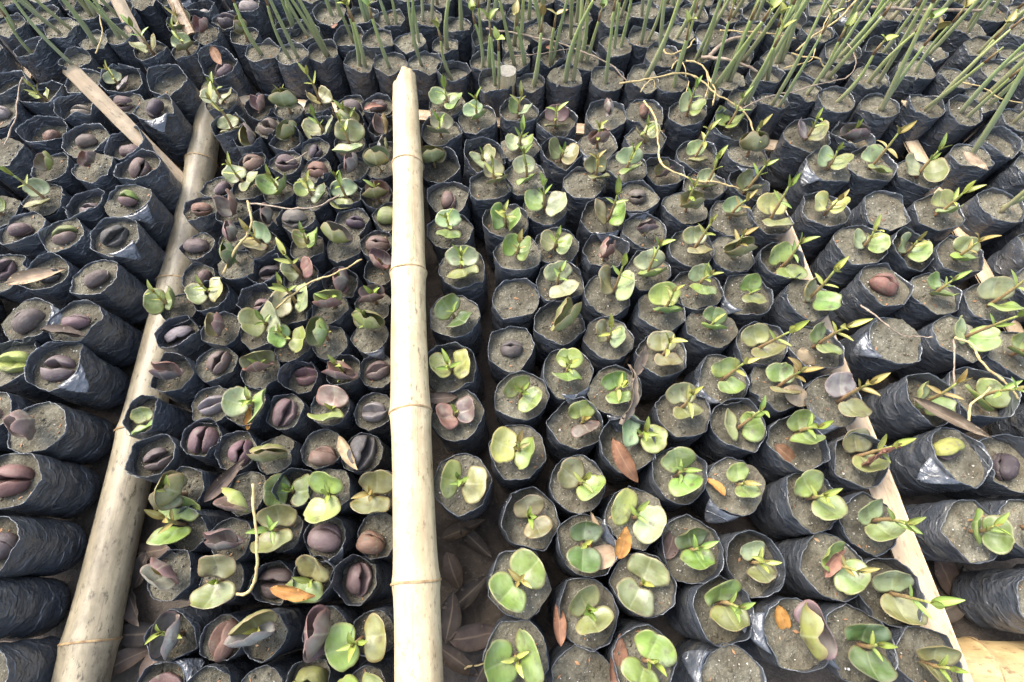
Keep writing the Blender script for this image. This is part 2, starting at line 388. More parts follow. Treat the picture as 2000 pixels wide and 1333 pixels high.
# ------------------------------------------------------------------ plant part variants
def cot_variant(i, cup, L=.0372, W=.0465):
    rg = random.Random(300 + i); NRr, NC = 8, 30
    n1, n2, asy = rg.uniform(.04, .19), rg.uniform(.14, .3), rg.uniform(-.10, .10); tw = rg.uniform(-.25, .25); wv = rg.uniform(.0, .0022); wn = rg.choice([3, 4, 5])
    bites = [(rg.uniform(-2.2, 2.2), rg.uniform(.04, .09), rg.uniform(.08, .16)) for _ in range(rg.choice([0, 0, 1, 1, 2]))]
    vs_, ed = [], []; sd = Vector((i * 5.1, 0, 0)); th = rg.uniform(.0022, .0032)
    def pt(t, j):
        phi = 2 * math.pi * j / NC; d0 = math.atan2(math.sin(phi - .1), math.cos(phi - .1)); d1 = math.pi - abs(math.atan2(math.sin(phi), math.cos(phi)))
        rho = 1 - n1 * math.exp(-(d0 / .2) ** 2) - n2 * math.exp(-(d1 / .38) ** 2) + asy * math.sin(phi) - sum(d_ * math.exp(-((math.atan2(math.sin(phi - p_), math.cos(phi - p_))) / w_) ** 2) for p_, d_, w_ in bites) + .018 * math.sin(5 * phi + i)
        x, y = L * (.5 + .5 * t * rho * math.cos(phi)), W * .5 * t * rho * math.sin(phi)
        z = cup * L * (t * rho) ** 2 * (.75 + .25 * math.cos(2 * phi)) - .0016 * math.exp(-(y / .0035) ** 2) * (1 - t * .4)
        z += .0045 * noise.noise(Vector((x, y, 0)) * 50 + sd) * t + tw * y * x / L + wv * math.sin(wn * phi + i) * t ** 3
        return x, y, z
    for side in (0, 1):
        for k in range(NRr):
            t = (k + .03) / (NRr - 1) if k < NRr - 1 else 1
            for j in range(NC):
                x, y, z = pt(t, j); h = th * (1 - t ** 4) ** .5 if t < 1 else .0002
                vs_.append((x, y, z + (.25 * h if side == 0 else -.75 * h))); ed.append(t)
    f = grid_faces(NRr, NC); f.append(tuple(range(NC)))
    f2 = [tuple(reversed(q)) for q in grid_faces(NRr, NC, True, NRr * NC)]; f2.append(tuple(reversed(range(NRr * NC, NRr * NC + NC))))
    o1, o2 = (NRr - 1) * NC, (2 * NRr - 1) * NC
    f3 = [(o1 + j, o2 + j, o2 + (j + 1) % NC, o1 + (j + 1) % NC) for j in range(NC)]
    me_ = mesh('cotyledon', vs_, f + f2 + f3, [M['cot']], edge=ed); at = me_.attributes.new('mid', 'FLOAT', 'POINT'); at.data.foreach_set('value', [abs(v_[1]) / W for v_ in vs_]); return recalc(me_)
    return recalc(mesh('cotyledon', vs_, f + f2 + f3, [M['cot']], edge=ed))
COT_OPEN = [cot_variant(i, U(.08, .26)) for i in range(14)]
COT_CLAM = [cot_variant(20 + i, U(.28, .44)) for i in range(8)]
def seed_half(i):
    rg = random.Random(500 + i); NU, NV = 14, 18; vs_ = []; sd = Vector((i * 3.7, 1, 0)); n = rg.uniform(.0015, .004)
    for a in range(NU + 1):
        th = math.pi * a / NU
        for b in range(NV):
            ph = 2 * math.pi * b / NV
            x = .0205 * math.cos(th); rr = math.sin(th) ** .8
            y = .0160 * rr * math.cos(ph) * (1 if math.cos(ph) > 0 else .05); z = .0135 * rr * math.sin(ph)
            y += n * math.exp(-(x / .0045) ** 2) * (1 if math.cos(ph) < .4 else .0)
            z -= .0022 * (x / .018) ** 2
            q = Vector((x, y, z)); q += noise.noise_vector(q * 55 + sd) * .0022 + noise.noise_vector(q * 160 + sd) * .0006
            vs_.append(tuple(q))
    return mesh('seed_half', vs_, grid_faces(NU + 1, NV), [M['seed']])
SEEDS = [seed_half(i) for i in range(10)]
def leaf_variant(i, L, W, curl, matname='leaf', fold=.35, rough=.0):
    rg = random.Random(700 + i); n = 12; vs_, ed = [], []; asy = rg.uniform(-.15, .15)
    for k in range(n + 1):
        t = k / n; hw = W * .5 * (math.sin(math.pi * t ** .8) ** .85 if 0 < t < 1 else 0) + .0004
        ang = curl * t; cx = L * (math.sin(ang) / curl if abs(curl) > 1e-3 else t); cz = L * ((1 - math.cos(ang)) / curl if abs(curl) > 1e-3 else 0) * -1
        sy = asy * W * math.sin(math.pi * t)
        for c in (-1, -.5, 0, .5, 1):
            z = cz + abs(c) ** 1.3 * hw * fold + rough * noise.noise(Vector((k * .45, c * 1.3, i * 5.0)))
            vs_.append((cx, sy + c * hw * (1 - .12 * fold), z)); ed.append(abs(c))
    top = len(vs_)
    vs2 = [(x, y, z - .00035) for x, y, z in vs_]
    f = [tuple(reversed(q)) for q in grid_faces(n + 1, 5, False)]; f += [tuple(x + top for x in reversed(q)) for q in f]
    for k in range(n):
        f.append((k * 5, (k + 1) * 5, top + (k + 1) * 5, top + k * 5)); f.append((k * 5 + 4, top + k * 5 + 4, top + (k + 1) * 5 + 4, (k + 1) * 5 + 4))
    return mesh('leaf', vs_ + vs2, f, [M[matname]], edge=ed + ed)
LEAF = [leaf_variant(i, .030, U(.0075, .0105), U(-.5, .9)) for i in range(7)]
BROADLEAF = [leaf_variant(20 + i, .026, U(.011, .014), U(.2, .8)) for i in range(3)]
DEAD = [leaf_variant(40 + i, .05, U(.016, .021), U(-.9, 1.1), 'dead', U(.15, .8), .004) for i in range(8)]
def stem_variant(i, h):
    rg = random.Random(900 + i * 31 + int(h * 1000)); n = 9; dx, dy = rg.uniform(-.10, .10) * h, rg.uniform(-.10, .10) * h; bx, by = rg.uniform(-.06, .06) * h, rg.uniform(-.06, .06) * h
    path = [Vector((dx * t * t + bx * math.sin(math.pi * t), dy * t * t + by * math.sin(math.pi * t), -.004 + (h + .004) * t)) for t in [k / n for k in range(n + 1)]]
    rr = [(.0030 * (1 - .52 * k / n) + (.0006 if k == round(n * .6) else 0)) for k in range(n + 1)]
    v, f = tube(path, rr, 8, True, .0004, i)
    return mesh('stem', v, f, [M['stem']]), path
STEMS = {}
def get_stem(hcm):
    k = max(1, min(11, int(round(hcm))))
    v = random.randrange(3)
    if (k, v) not in STEMS: STEMS[(k, v)] = stem_variant(v, k * .01)
    return STEMS[(k, v)]
def prop_variant(i):
    rg = random.Random(1200 + i); h = rg.choice([rg.uniform(.09, .15), rg.uniform(.15, .27), rg.uniform(.16, .26)]); n = 14; dx, dy = rg.uniform(-.12, .12) * h, rg.uniform(-.12, .12) * h; b = rg.uniform(-.07, .07) * h
    path = [Vector((dx * t + b * math.sin(math.pi * t), dy * t + b * .6 * math.sin(math.pi * t), -.01 + (h + .01) * t)) for t in [k / n for k in range(n + 1)]]
    r_0 = rg.uniform(.0042, .0057); rr = [r_0 * (.86 + .14 * math.sin(math.pi * min(1, t * 1.6))) * (1 - .42 * t) for t in [k / n for k in range(n + 1)]]; rr[-1] *= .55
    v, f = tube(path, rr, 10, True, .0004, i)
    v2, f2 = tube([path[-1] - Vector((0, 0, .004)), path[-1] + Vector((0, 0, .012)), path[-1] + Vector((.001, 0, .03))], [.0027, .0022, .0011], 8)
    return mesh('propagule', v, f, [M['prop']]), path, mesh('shoot', v2, f2, [M['stem']])
PROPS = [prop_variant(i) for i in range(24)]

# ------------------------------------------------------------------ the ground
def ground():
    n = 60; S = 6.0; vs_ = []
    for i in range(n + 1):
        for j in range(n + 1):
            x, y = -S + 2 * S * j / n, -S + .6 + 2 * S * i / n
            vs_.append((x, y, -.012 + .006 * noise.noise(Vector((x, y, 0)) * 3)))
    f = [tuple(q) for q in grid_faces(n + 1, n + 1, False)]
    g = obj('ground', mesh('ground', vs_, f, [M['ground']])); g['kind'] = 'structure'
ground()

# ------------------------------------------------------------------ poles and laths
ENDA = math.pi * 1.5
def pole(name, p0, p1, r0, r1, nodes, matn, label, bend=0.0, open_end=False, seed=0, nodes_named='node_ring'):
    """bamboo culm from p0 to p1 (local z along it), hollow, with swollen nodes; nodes = fractions"""
    d = p1 - p0; L = d.length; root = empty(name, p0); root.rotation_mode = 'QUATERNION'; root.rotation_quaternion = d.to_track_quat('Z', 'X')
    tag(root, label, 'bamboo pole'); seg = 40
    ts = sorted(set([i / 130 for i in range(131)]))
    ph = seed * 1.7
    def ctr(t):
        return Vector((bend * math.sin(math.pi * t) + .0022 * math.sin(t * 11 + ph), .002 * math.sin(t * 8 + ph), L * t))
    def rad(t):
        r = r0 + (r1 - r0) * t
        for q in nodes:
            e = abs(t - q) * L
            r += .0019 * math.exp(-(e / .0055) ** 2) + .0013 * math.exp(-(e / .026) ** 2)
        return r
    outer, inner = [], []
    for t in ts:
        c = ctr(t); r = rad(t)
        for j in range(seg):
            a = 2 * math.pi * j / seg; rr = r * (1 + .016 * math.sin(2 * a + ph + t * 5)) + .0011 * noise.noise(Vector((math.cos(a) * 3, math.sin(a) * 3, t * L * 7 + ph)))
            z = 0.0
            if open_end:
                k = sstep(1 - .09 / L, 1, t); z = -k * (.032 * sstep(.45, .75, .5 + .5 * math.cos(a - ENDA)) + .009 * abs(noise.noise(Vector((math.cos(a) * 4, math.sin(a) * 4, seed))))); rr *= 1 - .07 * k
            outer.append((c.x + rr * math.cos(a), c.y + rr * math.sin(a), c.z + z)); ri = rr * .74
            inner.append((c.x + ri * math.cos(a), c.y + ri * math.sin(a), c.z + z))
    n = len(ts); f = grid_faces(n, seg); f += [tuple(reversed(q)) for q in grid_faces(n, seg, True, n * seg)]
    for j in range(seg):
        k = (j + 1) % seg; N1 = n * seg
        f.append((k, j, N1 + j, N1 + k)); e = (n - 1) * seg; f.append((e + j, e + k, N1 + e + k, N1 + e + j))
    obj('culm', mesh('culm', outer + inner, f, [M[matn]]), root)
    for q in nodes:
        v = []; prof = [(-.0014, .0001), (-.0007, .0006), (0, .0002), (.0007, .0007), (.0015, .0001)]
        for dz, dr in prof:
            c = ctr(q + dz / L); r = rad(q + dz / L) * 1.008 + dr
            for j in range(seg):
                a = 2 * math.pi * j / seg; rr = r * (1 + .012 * math.sin(2 * a + ph + q * 3)) + .0004 * noise.noise(Vector((j * .4, q * 9, 0)))
                v.append((c.x + rr * math.cos(a), c.y + rr * math.sin(a), c.z + .0012 * math.sin(a * 2 + q * 20)))
        for i_, (dz, dr) in enumerate(prof):
            pass
        v = [(x, y, z) for x, y, z in v]
        obj(nodes_named, mesh('node_ring', v, grid_faces(len(prof), seg), [M['bamnode']]), root)
    return root
def fr(a, b, y):            # fraction along a pixel line at pixel row y, true along the straight pole
    A, B = a, b
    x = A[0] + (B[0] - A[0]) * (y - A[1]) / (B[1] - A[1]); z = A[2]
    p = P(x, y, z); return (p - P(*A)).length / (P(*B) - P(*A)).length
ca, cb = (818, 1420, .140), (790, 150, .140)
pole('bamboo_pole', P(*ca), P(*cb), 0.0284, .0254, [fr(ca, cb, q) for q in (1137, 805, 537, 325)], 'bam',
     'thick pale cream bamboo pole running up the middle between the beds', .0, True, 1)
la, lb = (143, 1400, .034), (424, 178, .034)
pole('bamboo_pole', P(*la), P(*lb), 0.0312, .0272, [fr(la, lb, q) for q in (1252, 842, 552, 318)], 'bamold',
     'weathered grey bamboo pole along the left edge of the small bags', -.006, False, 2)
ra, rb = P(1806, 1300, .035), P(2200, 1318, .035)
pole('bamboo_pole', ra, rb, .034, .034, [.26], 'bamyel', 'short end of yellow bamboo pole in the bottom right corner', 0, False, 3)

def strip(name, p0, p1, width, arch, thick, matn, label, cat, up=Vector((0, 0, 1)), jag=(0, 0), seed=0, nodes=(), bend=0):
    """split bamboo: a strip with an arched cross-section; local frame kept in world space about p0"""
    d = (p1 - p0); L = d.length; dn = d.normalized(); s = dn.cross(up).normalized(); u = s.cross(dn).normalized(); n, m = 60, 9
    top, bot = [], []
    for i in range(n + 1):
        t = i / n
        for j in range(m):
            c = -1 + 2 * j / (m - 1); w2 = width * .5 * (1 + .05 * noise.noise(Vector((t * 9, seed, c))))
            e = .0
            if i == 0: e = -jag[0] * rj(seed, j)
            if i == n: e = jag[1] * rj(seed + 5, j)
            nd = sum(.0014 * math.exp(-(((t - q) * L) / .006) ** 2) for q in nodes)
            p = Vector((0, 0, 0)) + dn * (L * t + e) + s * (c * w2) + u * (arch * (1 - c * c) + nd + .0007 * noise.noise(Vector((t * 20, c * 2, seed))) + bend * math.sin(math.pi * t))
            top.append(tuple(p)); bot.append(tuple(p - u * thick))
    N1 = len(top); f = grid_faces(n + 1, m, False); f += [tuple(reversed([x + N1 for x in q])) for q in grid_faces(n + 1, m, False)]
    for i in range(n):
        a, b = i * m, (i + 1) * m; f.append((b, a, N1 + a, N1 + b)); a += m - 1; b += m - 1; f.append((a, b, N1 + b, N1 + a))
    for j in range(m - 1):
        f.append((j, j + 1, N1 + j + 1, N1 + j)); e = n * m; f.append((e + j + 1, e + j, N1 + e + j, N1 + e + j + 1))
    # bring into a local frame whose z runs along the strip so the grain follows it
    R = Matrix((-s, u, dn)); vs_ = [tuple(R @ Vector(v)) for v in top + bot]
    o = obj(name, mesh(name, vs_, f, [M[matn]])); o.location = p0; o.rotation_mode = 'QUATERNION'; o.rotation_quaternion = R.transposed().to_quaternion()
    return tag(o, label, cat)
def rj(a, b):
    return .5 + .5 * noise.noise(Vector((a * 3.1, b * 1.7, 4.2)))
strip('bamboo_lath', P(1903, 1420, .085), P(1507, 392, .085), .036, .005, .004, 'lath', 'long pale split bamboo lath along the right edge of the bed', 'lath', seed=1, up=Vector((-.25, 0, 1)), nodes=(.08, .33, .62, .86))
strip('bamboo_lath', P(372, 186, .055), P(1520, 284, .055), .030, .006, .004, 'lath', 'split bamboo crossbar at the back, under the centre pole', 'lath', seed=2, nodes=(.3, .7))
strip('bamboo_lath', P(1776, 268, .06), P(2030, 730, .06), .030, .005, .004, 'lath', 'split bamboo lath glimpsed between the bags by the right edge', 'lath', seed=3)
strip('bamboo_lath', P(62, 120, .06), P(-30, 330, .06), .028, .005, .004, 'lath', 'split bamboo lath glimpsed between bags at the upper left', 'lath', seed=4)
strip('split_bamboo_stake', P(372, 372, .03), P(141, 139, .20), .029, .008, .005, 'lath', 'broken split bamboo stake slanting across the upper left bags', 'stake', seed=6, jag=(.0, .010), up=Vector((.5, -.4, 1)), nodes=(.35,))
strip('split_bamboo_stake', P(306, 150, .05), P(214, -30, .17), .028, .007, .005, 'lath', 'pale split bamboo stake leaning out of the top left', 'stake', seed=7, up=Vector((.6, -.6, 1)))
strip('split_bamboo_stake', P(372, 70, .12), P(322, -30, .17), .026, .006, .005, 'stakeb', 'brownish split bamboo stake end behind the leaning pale one', 'stake', seed=8, up=Vector((-.3, -.6, 1)))
# sawn-off post at the back
b0 = P(990, 236, .02); t0 = P(991, 150, .145); t0 = Vector((b0.x * .5 + t0.x * .5, b0.y + .004, .142)); b0 = Vector((t0.x, t0.y, 0))
pr = empty('stump_post', b0); tag(pr, 'short sawn-off post standing at the back crossbar', 'post')
v, f = tube([Vector((0, 0, z)) for z in (0, .03, .06, .09, .12, .1415)], [.0195] * 6, 24, False, .0012); obj('post_body', mesh('post_body', v, f, [M['bam']]), pr)
v = [(0, 0, .1412)] + [(.0192 * math.cos(a * math.pi / 12), .0192 * math.sin(a * math.pi / 12), .1412) for a in range(24)]
obj('cut_face', mesh('cut_face', v, [(0, 1 + i, 1 + (i + 1) % 24) for i in range(24)], [M['cut']], smooth=False), pr)

# ------------------------------------------------------------------ the bags: pixel of the rim centre, content, direction of the pair or of the seed, size, stem cm, offset px
# content: o open pair, c half-closed pair, s seed, e bare soil; then one or two colour letters; '+' tall collar, '~' flopped rim
R_COLS = """
900 945 oy -15 1.05 4|897 812 our 20 .95 2|888 714 oy 10 1.05 4|886 616 ogd 135 .9 2|901 530 olv 95 1 6|883 437 olg 95 .85 5|876 383 sr 80 .85 0|862 318 cv 100 .95 2 -15 -18|862 262 ol 90 .85 5|878 213 og 160 .9 5
1015 1275 og 15 1.2 3|1003 1142 og 50 1.15 3|1028 1003 ov+ 110 .9 7 8 0|1010 880 oyg 160 1.1 4|1016 766 oyg 130 .95 3|1001 667 su 0 .9 0|1004 586 e|1007 497 og 160 .85 4|988 430 og 175 .9 4|962 372 ov 110 .8 6 10 -12|940 300 ovl 40 .8 2|930 233 olg 120 .75 6
1137 1325 e|1140 1215 ov 110 1.05 5|1143 1080 od 88 1 2 -6 0|1130 948 ovg 140 1.05 4 8 0|1125 830 ogu+ 110 .9 1 12 -5|1105 728 oyg~ 95 .95 4|1090 633 cv 130 1.15 1 6 0|1092 549 ol 110 .95 5|1094 473 ovg 165 .8 4|1068 408 ogl 175 1 7|1025 350 olg 95 .85 8|1015 290 olg 165 .8 6|1012 225 ogl 165 .75 6
1255 1290 og 55 1.05 3|1268 1150 ov 60 1.1 1|1243 1000 oyl~ 145 1.15 4|1228 868 olg+ 160 1 5 25 -20|1205 755 og~ 100 .9 4|1188 663 ovl 165 .85 5|1183 578 ovl 170 1 8 12 -8|1180 495 cr+ 160 .8 1|1182 412 ovg~ 175 1 8 12 0|1138 357 ov 100 .9 6 20 -13|1093 297 ov 165 .9 3|1090 240 orv 90 .85 5
1420 1322 e~|1402 1212 og+ 110 1.1 6 10 -10|1350 1068 odg 115 1 5|1326 936 og 95 1.1 3|1345 810 ov 100 1 8 -5 -12|1290 695 ov 95 1 6|1285 602 oyg 95 .95 7|1262 526 olg 95 .95 9 0 5|1258 455 cu 95 .7 1|1244 385 su 0 .8 0|1220 318 olg 95 .85 6|1178 285 cr 95 .8 6|1183 228 cwu 0 .7 0
1548 1238 cwv~ 20 1.25 0 12 -10|1466 1096 olv+ 100 .8 5 10 -5|1437 945 oyg~ 95 .75 2 8 -5|1452 825 olg 170 1 8 0 5|1412 742 oyg 105 .95 8|1388 645 odg 80 .75 2|1365 560 olg 95 .8 6 5 -8|1345 474 ov 95 .8 8 5 0|1330 410 cv 90 .85 7 5 5|1300 335 cvu+ 120 .7 0|1262 272 ov 30 .7 5|1258 218 sr 90 .8 0
1682 1248 od~ 85 1.1 5 12 5|1632 1115 og 130 1 6 5 0|1582 982 og 115 1.05 5 0 -10|1560 872 og 110 .95 6 5 -20|1516 758 ogv 95 1 9|1490 672 ov 110 1.1 10 -5 5|1464 574 og~ 95 .8 2|1440 490 cv 100 1 7 5 5|1418 414 olv 95 .75 6|1378 370 olv 90 .7 8|1366 298 olv 100 .7 8 -5 0|1350 222 olg 150 .85 7
1810 1295 ov 80 1 4|1748 1165 olv 95 1.15 9 12 0|1702 1008 olg 115 1.05 9 5 -5|1666 902 ov 100 1.1 8 0 -8|1625 780 owv~ 100 1.05 9 10 0|1592 682 og 110 .95 9 0 -5|1572 583 ovg 150 .9 9|1520 512 oyg 105 1 8 5 0|1500 415 oyv 100 1 9|1470 368 ov 120 .85 8|1455 305 cv~ 100 .95 7 5 -8|1425 255 og 150 .9 8 0 -10
"""
L_ROWS = """
705 1322 oy 20 1 0|615 1325 sv 0 1 0|515 1328 e|410 1332 e|312 1327 su 0 .9 0
705 1245 ogv 200 .95 4 -28 10|610 1245 cu 0 1.1 0|515 1245 cvw 110 1 2 -5 -15|428 1255 sr 85 1.1 0|335 1245 cwk+ 0 .9 5
712 1140 su+ 100 1 0|610 1140 ogv+ 250 1 2 -10 0|535 1130 su+ 0 .95 0|435 1150 ov 90 1.02 2|338 1137 cuw 60 .9 2
722 1045 sr 0 .9 0 -14 14|632 1055 su 0 1 0|530 1052 ov 95 1.05 5 -8 -5|438 1055 cu 90 .9 0|380 1040 og+ 90 1.05 5 -22 -12
725 960 ov 80 1 4 -10 5|640 955 oy 270 1.0 3 0 12|560 960 odg+ 180 .9 3 -16 8|470 965 cyu 60 .9 0 -5 16|375 935 cv 0 1.05 5 -5 10
727 882 sk 70 1.1 0|635 880 sr 0 .95 0 0 12|553 880 cv 80 1 1|475 875 su 90 .9 0 10 3|400 868 su 90 1 0|290 885 su+ 30 .85 0
727 800 sw 0 1 0|645 800 org 85 .9 1 4 4|565 805 su 80 1 0|490 800 olg 170 1 3 12 0|403 790 sw 20 .95 0|285 808 oyg+ 120 .7 0 -8 10
727 730 su 20 1 0|655 738 cru+ 80 .95 5|578 735 su 10 .95 0 3 -10|497 715 cvr 110 .9 2 0 -10|415 705 su 75 1 0 6 -3|330 735 crk+ 90 .9 0
726 662 cv 80 1 4 4 -18|645 675 cvg 180 .95 3 -8 -10|580 682 og 170 .85 4 0 -10|497 655 olv 20 1.1 3 14 -12|432 648 cuv 0 .85 0|345 650 sw+ 30 .9 0 -6 0
722 600 cu 90 .8 3 4 -12|655 598 cgr 95 .85 3 5 -8|586 605 olv 10 .95 8 0 -16|510 590 su 10 .8 0 7 3|420 580 oyv 20 .85 3 -8 -8|350 582 og 20 .9 4 -24 -8
735 540 cur 60 .8 1 0 -14|657 550 cur+ 0 .9 2 4 0|592 537 orv 20 .8 7 -5 -10|513 530 sk 15 1 0|450 522 cdg 0 .85 1 0 -8|387 532 su 80 .7 0 8 -4
733 482 su 0 .9 0|667 487 cwv 60 1.1 0 -4 -8|600 485 ogv 0 .85 5 4 -5|510 475 olv 60 .9 6 0 -5|443 467 cu 20 .8 0|395 485 su 0 .9 0 -3 0
742 425 sv 0 1.1 0|675 430 sk 0 .85 0 7 0|585 428 sw 0 1.2 0 -10 0|515 425 cuk 10 .8 0|450 415 crk 20 .95 0|405 410 sr 0 .9 0
728 380 crv 90 .9 4|668 378 olg 95 .9 7|607 385 ogd 160 .8 5|540 378 og 170 .95 6|476 368 olv 150 .9 6 -10 -18|430 366 su 60 .75 0 6 0
742 325 cdv 90 .95 1|690 335 cwu 0 .8 0|612 328 sr 0 .9 0|548 318 su 0 .9 0|493 308 sr 30 .9 0
744 292 clw 0 .7 0|688 280 ovl 95 1.1 7|616 290 sk 80 .75 0|560 282 cv 150 .85 2 6 -10|492 275 cuv 0 1 0|440 248 og 130 .8 9
740 252 cvu 0 .85 0|692 236 cvg 60 .9 6|628 245 olv 10 .95 6|562 222 cv 100 1 4|505 245 su 160 .9 0|430 192 ov 0 .8 6
738 214 su 0 .8 0|680 206 su 0 .9 0|615 212 ov 40 .8 8 4 -8|508 212 cru+ 0 .8 0
"""
W_ROWS = """
-75 1325 e
-65 1205 e
-22 1072 su 0 1.1 0
20 940 sr 0 1.15 0
60 828 cu 30 1.05 0
105 712 su~ 0 1 0|15 700 sy 0 1.2 0
143 630 su 10 .9 0|45 627 su 60 1 0
180 540 su 40 1 0|80 525 sk 10 .7 0|13 515 su 60 .9 0
225 457 sk 60 .95 0|125 455 svu 20 1.1 0|50 450 su 10 1 0
235 400 sgu~ 0 .9 0|150 395 su+ 0 .8 0|75 378 olv 100 .95 7|3 408 og 60 .9 3
265 325 su 90 1 0|180 340 cur 0 .8 0|95 332 cyu 0 .8 0|12 300 e
240 288 su 0 1 0|160 280 su 10 1 0|78 255 sr 60 .8 0
295 213 sk~ 90 .95 0|235 200 su 0 .85 0|140 215 sw+ 0 .9 0|75 180 oy+ 40 .6 5|3 215 sw 0 1 0
327 152 e+|235 153 olw 150 .8 5 -12 0|160 150 e|12 165 e+
"""
Y_ROWS = """
425 122 su+ 60 .9 0|365 92 olv 130 .9 6|305 98 ov 40 .9 7
462 68 cv 0 .9 3|415 62 cr 0 .8 0|368 46 ov 90 .9 3
478 18 sw 0 1 0|440 30 sk 0 1 0|398 24 sw 0 1 0
"""
E_ROWS = """
2175 1165 e|2070 1180 e
2012 1032 og 90 1 4|1900 1030 og 165 1 5 8 0
1980 900 sk+ 60 1 0|1865 895 syu~ 20 1 0 -15 -15
1925 775 og+ 20 1 8 10 0|1815 775 og 150 1 9
1985 690 og 60 .9 5|1870 652 olg 150 1.05 10 10 0|1745 660 e~
1940 590 olg 100 1.05 9|1830 570 og 100 .75 4 3 -3|1738 560 sr 140 1 0
1880 500 og 60 .8 6|1785 476 olg 150 .8 5|1690 480 olg 160 .8 5 8 0
1955 395 pp|1840 412 ovg 90 .8 7|1725 407 e|1622 408 oy 150 .8 4 5 0
1806 338 olg 160 1 7|1702 326 olg 100 .9 9 0 0|1618 326 olg~ 150 .85 4
1670 258 cwu 80 .95 5|1580 262 owv 160 .95 6
"""
BACK = """
500 95,572 115,635 92,706 112,766 115,828 125,890 130,942 125,968 152,1033 152,1092 152,1188 142,1255 150,1318 157,1390 178,1445 190,1495 202,1575 172,1640 200
602 66,680 74,735 78,800 88,873 80,942 68,998 88,1018 116,1075 108,1132 115,1118 68,1198 84,1262 75,1295 118,1430 158,1480 150,1525 120,1605 142
1700 155,1730 207,1805 207,1795 140,1807 101,1716 91,1860 150,1875 217,1925 195,1980 228,1905 312,1902 51,1915 84,1955 130
560 45,645 25,708 38,766 45,820 38,895 60,1060 62,1127 27,1198 37,1256 20
55 96,150 108,187 76,222 70,125 60,25 50,70 34
"""
POTS = []
def parse(block, bed, rad):
    for r, line in enumerate(block.strip().split('\n')):
        for k, it in enumerate(line.split('|')):
            t = it.split(); n = [float(x) for x in t[:2]]; code = t[2]; ex = [float(x) for x in t[3:]]
            POTS.append(dict(px=n, bed=bed, row=r, k=k, code=code, a=ex[0] if ex else 0, s=ex[1] if len(ex) > 1 else 1, h=ex[2] if len(ex) > 2 else 0,
                             off=ex[3:5] if len(ex) > 4 else (0, 0), r=rad, p=P(*n)))
parse(R_COLS, 'R', .0425); parse(L_ROWS, 'L', .0338); parse(W_ROWS, 'W', .0430); parse(Y_ROWS, 'Y', .0400); parse(E_ROWS, 'E', .0430)
for line in BACK.strip().split('\n'):
    for it in line.split(','):
        n = [float(x) for x in it.split()]
        POTS.append(dict(px=n, bed='B', code='pp', a=0, s=1, h=0, off=(0, 0), r=.0385, p=P(*n)))
def lim(x):
    pts = [(-400, 40), (230, 50), (300, -5), (480, -8), (500, 45), (1280, 45), (1300, 150), (1640, 190), (1850, 240), (2000, 330), (2150, 420)]
    for (a, b), (c, d) in zip(pts, pts[1:]):
        if a <= x <= c: return b + (d - b) * (x - a) / (c - a)
    return -1e9
def topx(p):
    q = p - Vector((0, 0, HC)); c, s = math.cos(TH), math.sin(TH)
    y = q.y * c + q.z * s; z = -q.y * s + q.z * c
    return CX + F * q.x / -z, CY - F * y / -z
jj = 0
yy = .55
while yy < 1.42:
    xx = -1.5 + (.039 if jj % 2 else 0)
    while xx < 1.6:
        p = Vector((xx + U(-.005, .005), yy + U(-.005, .005), HR)); x, y = topx(p)
        if -70 < y < lim(x) and -70 < x < 2070 and all((p - q['p']).length > .067 for q in POTS):
            POTS.append(dict(px=(x, y), bed='B', code='pp' if rnd() < .9 else 'e', a=0, s=1, h=0, off=(0, 0), r=.0385, p=p))
        xx += .078
    yy += .068; jj += 1
for sgn, bed, xr, yr in ((-1, 'V', (-190, 25), (60, 1400)), (1, 'X', (1990, 2190), (330, 1110))):
    n_ = 0; yy = -.62
    while yy < 1.2:
        xx = -1.6 + (.043 if n_ % 2 else 0)
        while xx < 1.6:
            p = Vector((xx + U(-.004, .004), yy + U(-.004, .004), HR)); x, y = topx(p)
            if xr[0] < x < xr[1] and yr[0] < y < yr[1] and all((p - q['p']).length > .076 for q in POTS):
                POTS.append(dict(px=(x, y), bed=bed, row=0, k=0, code=random.choice(['su', 'e', 'su']) if sgn < 0 else random.choice(['og', 'e', 'ov']), a=U(0, 180), s=1, h=4 if sgn > 0 else 0, off=(0, 0), r=.043, p=p))
            xx += .086
        yy += .075; n_ += 1
for bed in 'VX':
    for k, q in enumerate(sorted([q for q in POTS if q['bed'] == bed], key=lambda q: q['p'].y)): q['k'] = k
# keep neighbours from running into one another
org = [q['p'].copy() for q in POTS]
for it in range(40):
    for i, a in enumerate(POTS):
        for b in POTS[i + 1:]:
            d = b['p'] - a['p']
            if abs(d.x) > .085 or abs(d.y) > .085: continue
            L = d.length; m = (a['r'] + b['r']) * .94
            if 1e-6 < L < m:
                e = d / L * (m - L) * .25; a['p'] -= e; b['p'] += e
    for q, o in zip(POTS, org):
        d = q['p'] - o
        if d.length > .011: q['p'] = o + d / d.length * .011
for i, a in enumerate(POTS):           # where it is still tight the soft bags are squeezed narrower
    near = min((a['p'] - b['p']).length - b['r'] for j, b in enumerate(POTS) if j != i)
    a['rr'] = max(a['r'] * .80, min(a['r'], near + .0035))

